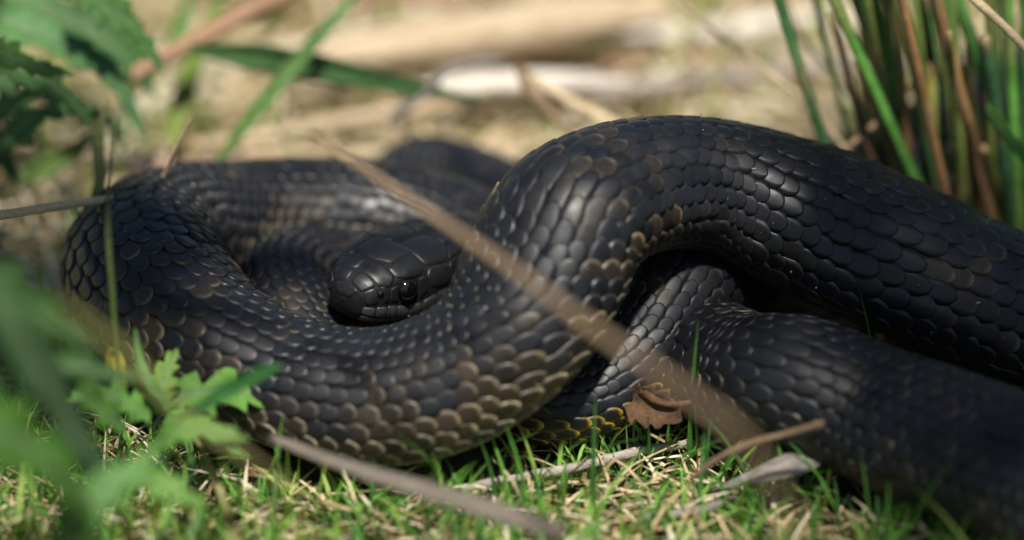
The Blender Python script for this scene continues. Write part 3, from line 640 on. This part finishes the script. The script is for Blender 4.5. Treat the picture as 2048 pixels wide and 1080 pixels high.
# ------------------------------------------------------------------ thistle-like plants on the left
def saw(n, depth, ph=0., lob=0., ln=3):
    def f(t, sd):
        x = (t*n + ph + (.3 if sd < 0 else 0)) % 1
        k = 1 - depth*(1-x)
        if lob: k *= 1 - lob*(.5+.5*math.cos((t*ln+.1*sd)*6.283))
        return max(k, .12)
    return f
def plant(name, base, label, cat, leaves):
    e = empty(name, base, label, cat)
    for i, (P, w, c, c2, th, kw) in enumerate(leaves):
        link('leaf', blade_mesh('leaf', [Py(*p) for p in P], w/2/5850, c, c2, n=64, teeth=th, seed=i+len(label), **({} if 'ref' in kw else dict(ref=(.25, -.5, .83))), vein=(.16, .24, .12), cols=9, **kw), M['leafm'], e)
    return e
D1, D2, D3 = (.035, .10, .025), (.075, .19, .045), (.16, .32, .06)
p1 = plant('thistle', Wx(-60, .06, 0), 'dark green thistle with jagged lobed leaves behind the coiled ring', 'thistle', [
    ([(-160, -40, 0.135), (0, 40, 0.125), (130, 90, 0.120), (230, 160, 0.115), (292, 285, 0.110)], 130, D2, (.09, .22, .08), saw(9, .35, 0, .25, 4), dict(tip=.6, curl=.2)),
    ([(-20, -20, 0.165), (100, 30, 0.160), (220, 90, 0.155), (318, 200, 0.150)], 170, D2, D1, saw(8, .4, .3, .35, 3), dict(tip=.5, curl=.15)),
    ([(60, 190, 0.135), (140, 210, 0.135), (200, 235, 0.135), (258, 285, 0.135)], 60, D2, D3, saw(16, 0.435), dict(tip=.6)),
    ([(-120, 280, 0.155), (-20, 230, 0.145), (70, 180, 0.145), (150, 130, 0.150)], 130, D1, D2, saw(6, .5, .2, .5, 3), dict(tip=.6, curl=.3)),
    ([(-40, 60, 0.175), (10, 170, 0.165), (60, 240, 0.160), (85, 320, 0.155)], 120, D1, D1, saw(7, .45, .1, .4, 3), dict(tip=.6, curl=.3)),
    ([(-140, 160, 0.115), (-60, 240, 0.105), (0, 300, 0.105), (40, 380, 0.105)], 110, D1, D2, saw(7, .4, .1, .3, 3), dict(tip=.6, curl=.3)),
    ([(90, -120, 0.205), (180, -40, 0.205), (250, 60, 0.205), (290, 120, 0.205)], 150, D1, D2, saw(7, .4, .6, .3, 3), dict(tip=.6, curl=.3)),
    ([(-100, -100, 0.185), (20, -60, 0.185), (160, -20, 0.185), (260, 20, 0.185)], 130, D2, D1, saw(7, .4, .6, .3, 3), dict(tip=.6, curl=.3)),
    ([(-60, 330, .10), (10, 280, .10), (80, 230, .10), (190, 215, .105)], 110, D1, D2, saw(7, .5, .6, .4, 3), dict(tip=.6, curl=.3)),
    ([(-80, 110, .09), (20, 130, .09), (120, 180, .09), (190, 260, .09)], 130, D2, D1, saw(7, .5, .2, .4, 3), dict(tip=.6, curl=.3)),
    ([(120, -90, .11), (190, 0, .11), (270, 60, .11), (330, 150, .11)], 140, D2, D2, saw(8, .5, .2, .4, 3), dict(tip=.6, curl=.3)),
    ([(-90, 20, .07), (-20, 90, .07), (60, 130, .07), (150, 150, .07)], 120, D1, D3, saw(8, .5, .2, .4, 3), dict(tip=.6, curl=.3)),
])
p2 = plant('thistle', Pz(-40, 1060, 0), 'broad green leaves standing in the grass before the coiled ring', 'thistle', [
    ([(-30, 540, -0.195), (20, 640, -0.195), (110, 800, -0.185), (190, 930, -0.175), (235, 1030, -0.165)], 130, (0.060, 0.128, 0.048), (0.076, 0.152, 0.072), saw(8, .25, 0, .2, 4), dict(tip=.7, curl=.2)),
    ([(-120, 500, -0.165), (0, 590, -0.165), (110, 650, -0.160), (190, 700, -0.155)], 170, (0.028, 0.084, 0.014), (0.040, 0.104, 0.018), saw(8, .35, 0, .3, 4), dict(tip=.6, curl=.2)),
    ([(-130, 760, -0.215), (0, 860, -0.215), (100, 930, -0.205), (200, 1060, -0.195)], 190, (0.060, 0.168, 0.020), (0.068, 0.184, 0.020), saw(8, .35, 0, .3, 4), dict(tip=.6, curl=.2)),
    ([(-60, 640, -0.145), (60, 720, -0.145), (180, 740, -0.140), (300, 760, -0.135)], 120, (0.028, 0.080, 0.018), (0.044, 0.112, 0.024), saw(8, .35, 0, .3, 4), dict(tip=.6, curl=.2)),
    ([(120, 1150, -0.195), (160, 1040, -0.195), (230, 960, -0.185), (330, 900, -0.175)], 120, (0.080, 0.208, 0.040), (0.096, 0.240, 0.048), saw(8, .35, 0, .3, 4), dict(tip=.6, curl=.2)),
])
p3 = plant('thistle_seedling', Pz(350, 800, 0), 'small bright thistle leaves with spiny teeth before the front coil', 'thistle', [
    ([(310, 815, -.062), (410, 785, -.060), (500, 790, -.056), (625, 828, -.052)], 130, (.13, .30, .05), (.17, .36, .06), saw(5, .72, .2, .25, 4), dict(tip=.6, curl=.1, ref=(.1, -.6, .75))),
    ([(320, 830, -.066), (322, 780, -.064), (335, 735, -.058), (356, 695, -.052)], 96, (.13, .30, .05), (.24, .40, .07), saw(5, .65, .2, .25, 3), dict(tip=.6, curl=.1)),
    ([(300, 840, -.070), (240, 800, -.072), (190, 790, -.075), (130, 800, -.08)], 100, (.11, .27, .05), (.15, .32, .06), saw(5, .65, .5, .25, 3), dict(tip=.6, curl=.1)),
    ([(330, 840, -.075), (390, 850, -.082), (440, 880, -.088), (500, 920, -.092)], 90, (.11, .27, .05), (.15, .32, .06), saw(5, .65, .5, .25, 3), dict(tip=.6, curl=.1)),
    ([(250, 860, -.085), (200, 820, -.09), (160, 760, -.095), (150, 690, -.10)], 96, (.10, .25, .05), (.16, .33, .06), saw(5, .65, .1, .25, 3), dict(tip=.6, curl=.1)),
    ([(300, 900, -.10), (350, 870, -.105), (420, 860, -.11), (500, 880, -.11)], 90, (.12, .28, .05), (.20, .36, .07), saw(5, .65, .3, .25, 3), dict(tip=.6, curl=.1)),
    ([(200, 930, -.12), (140, 900, -.125), (80, 900, -.13), (10, 930, -.135)], 110, (.10, .26, .04), (.16, .33, .06), saw(5, .65, .3, .25, 3), dict(tip=.6, curl=.1)),
    ([(230, 960, -.13), (280, 960, -.135), (350, 980, -.14), (420, 1030, -.14)], 100, (.10, .26, .04), (.18, .33, .06), saw(5, .65, .3, .25, 3), dict(tip=.6, curl=.1)),
    ([(340, 815, -.07), (300, 770, -.07), (280, 720, -.065), (270, 655, -.06)], 26, (.09, .24, .05), (.12, .26, .06), None, dict(tip=.6)),
])
blade([(110, 600, -.24), (230, 690, -.24), (370, 830, -.23), (520, 930, -.22), (640, 1010, -.20)], 15, (.34, .36, .12), (.40, .32, .16), 'yellowish blade slanting past the small thistle leaves', 12, tip=.5, ref=(0, -.5, .85))

# dead leaf with its long stalk, beside the yellow-edged coil
lf = empty('dead_leaf', Pz(1320, 850, 0), 'curled brown dead leaf with a thin stalk beside the yellow-edged coil', 'leaf')
dm = blade_mesh('leaf_blade', [Py(1250, 800, -.034), Py(1290, 812, -.036), Py(1335, 826, -.038), Py(1365, 842, -.040)], .0080, (.2, .1, .05), n=30, cols=11, curl=-.55, fold=.1, tip=.35, ref=(0, -.8, .5), teeth=saw(4, .35))
link('leaf_blade', dm, M['deadleaf'], lf)
q = [Py(1282, 782, -.034), Py(1330, 808, -.038), Py(1400, 800, -.038), Py(1478, 771, -.038)]
stick('leaf_stalk', q, [.0018, .0012, .0007, .0009], M['deadleaf'], parent=lf, seed=50)

# ------------------------------------------------------------------ unseen bush added out of frame to shade the right-hand coils
shade_shrub = empty('shade_shrub', (.62, -.42, 0), 'unseen leafy bush added to shade the coils, its low branch overhanging them', 'shade_shrub')
stick('trunk', [Vector((.62, -.42, -.01)), Vector((.58, -.40, .25)), Vector((.50, -.36, .48))], [.012, .010, .008], M['bark'], n=20, parent=shade_shrub, seed=70, ref=(0, 1, 0))
UPH = .5/SUN_DIR.z
tips = []
for i in range(9):
    gx, gy = .075 + .035*(i % 5) + rnd.uniform(-.01, .01), (-.07, .05)[i % 2] + rnd.uniform(-.02, .02)
    e = Vector((gx, gy, .05)) + SUN_DIR*UPH
    stick('branch', [Vector((.50, -.36, .48)), Vector((.30, -.27, .52)), e.lerp(Vector((.30, -.27, .56)), .4), e], [.006, .004, .003, .0012], M['bark'], n=16, sides=8, parent=shade_shrub, seed=71+i)
lm = blade_mesh('leaf', [Vector((0, 0, 0)), Vector((.012, 0, .002)), Vector((.026, 0, .001)), Vector((.040, 0, -.004))], .0085, (.07, .17, .04), (.09, .20, .05), n=10, cols=5, ref=(0, 0, 1), tip=.7)
lm.materials.append(M['leafm'])
for i in range(230):
    gx, gy = rnd.uniform(.088, .26), rnd.uniform(-.125, .075)
    if gx < .125 and gy < -.015: continue
    p = Vector((gx, gy, .05)) + SUN_DIR*(UPH + rnd.uniform(-.05, .05)) - Vector((.018, 0, 0))
    o = bpy.data.objects.new('leaf', lm); COL.objects.link(o); o.parent = shade_shrub; o.matrix_parent_inverse = Matrix.Translation(-shade_shrub.location)
    o.location = p; o.rotation_euler = (rnd.gauss(0, .4), rnd.gauss(0, .4), rnd.uniform(0, 6.28))
# unseen tall thistle added left of the frame to shade the left coil
TL = []
for i in range(34):
    hz = rnd.uniform(.25, .40); bx, by = -.200 + .085*(hz*.72/.29)**2 + rnd.gauss(0, .006), -.095 + rnd.gauss(0, .006); az = rnd.uniform(0, 6.28); L = rnd.uniform(.06, .12)
    d = Vector((math.cos(az), math.sin(az), 0)); b0 = Vector((bx, by, hz*.72))
    TL.append(([b0, b0 + d*L*.4 + Vector((0, 0, hz*.16)), b0 + d*L*.8 + Vector((0, 0, hz*.24)), b0 + d*L*1.1 + Vector((0, 0, hz*.2))], rnd.uniform(.012, .019)))
e = empty('thistle', (-.200, -.085, 0), 'unseen tall leaning thistle added to shade the coiled ring', 'thistle')
stick('stem', [Vector((-.200, -.095, -.005)), Vector((-.182, -.095, .14)), Vector((-.118, -.096, .29))], [.004, .0035, .002], M['rushplain'], n=14, parent=e, seed=90, ref=(0, 1, 0))
for i, (P, w) in enumerate(TL):
    link('leaf', blade_mesh('leaf', P, w, D2, D3, n=48, teeth=saw(8, .4, .1*i, .3, 3), seed=i, vein=(.16, .24, .12), cols=9, ref=(0, 0, 1), tip=.6, curl=.2), M['leafm'], e)
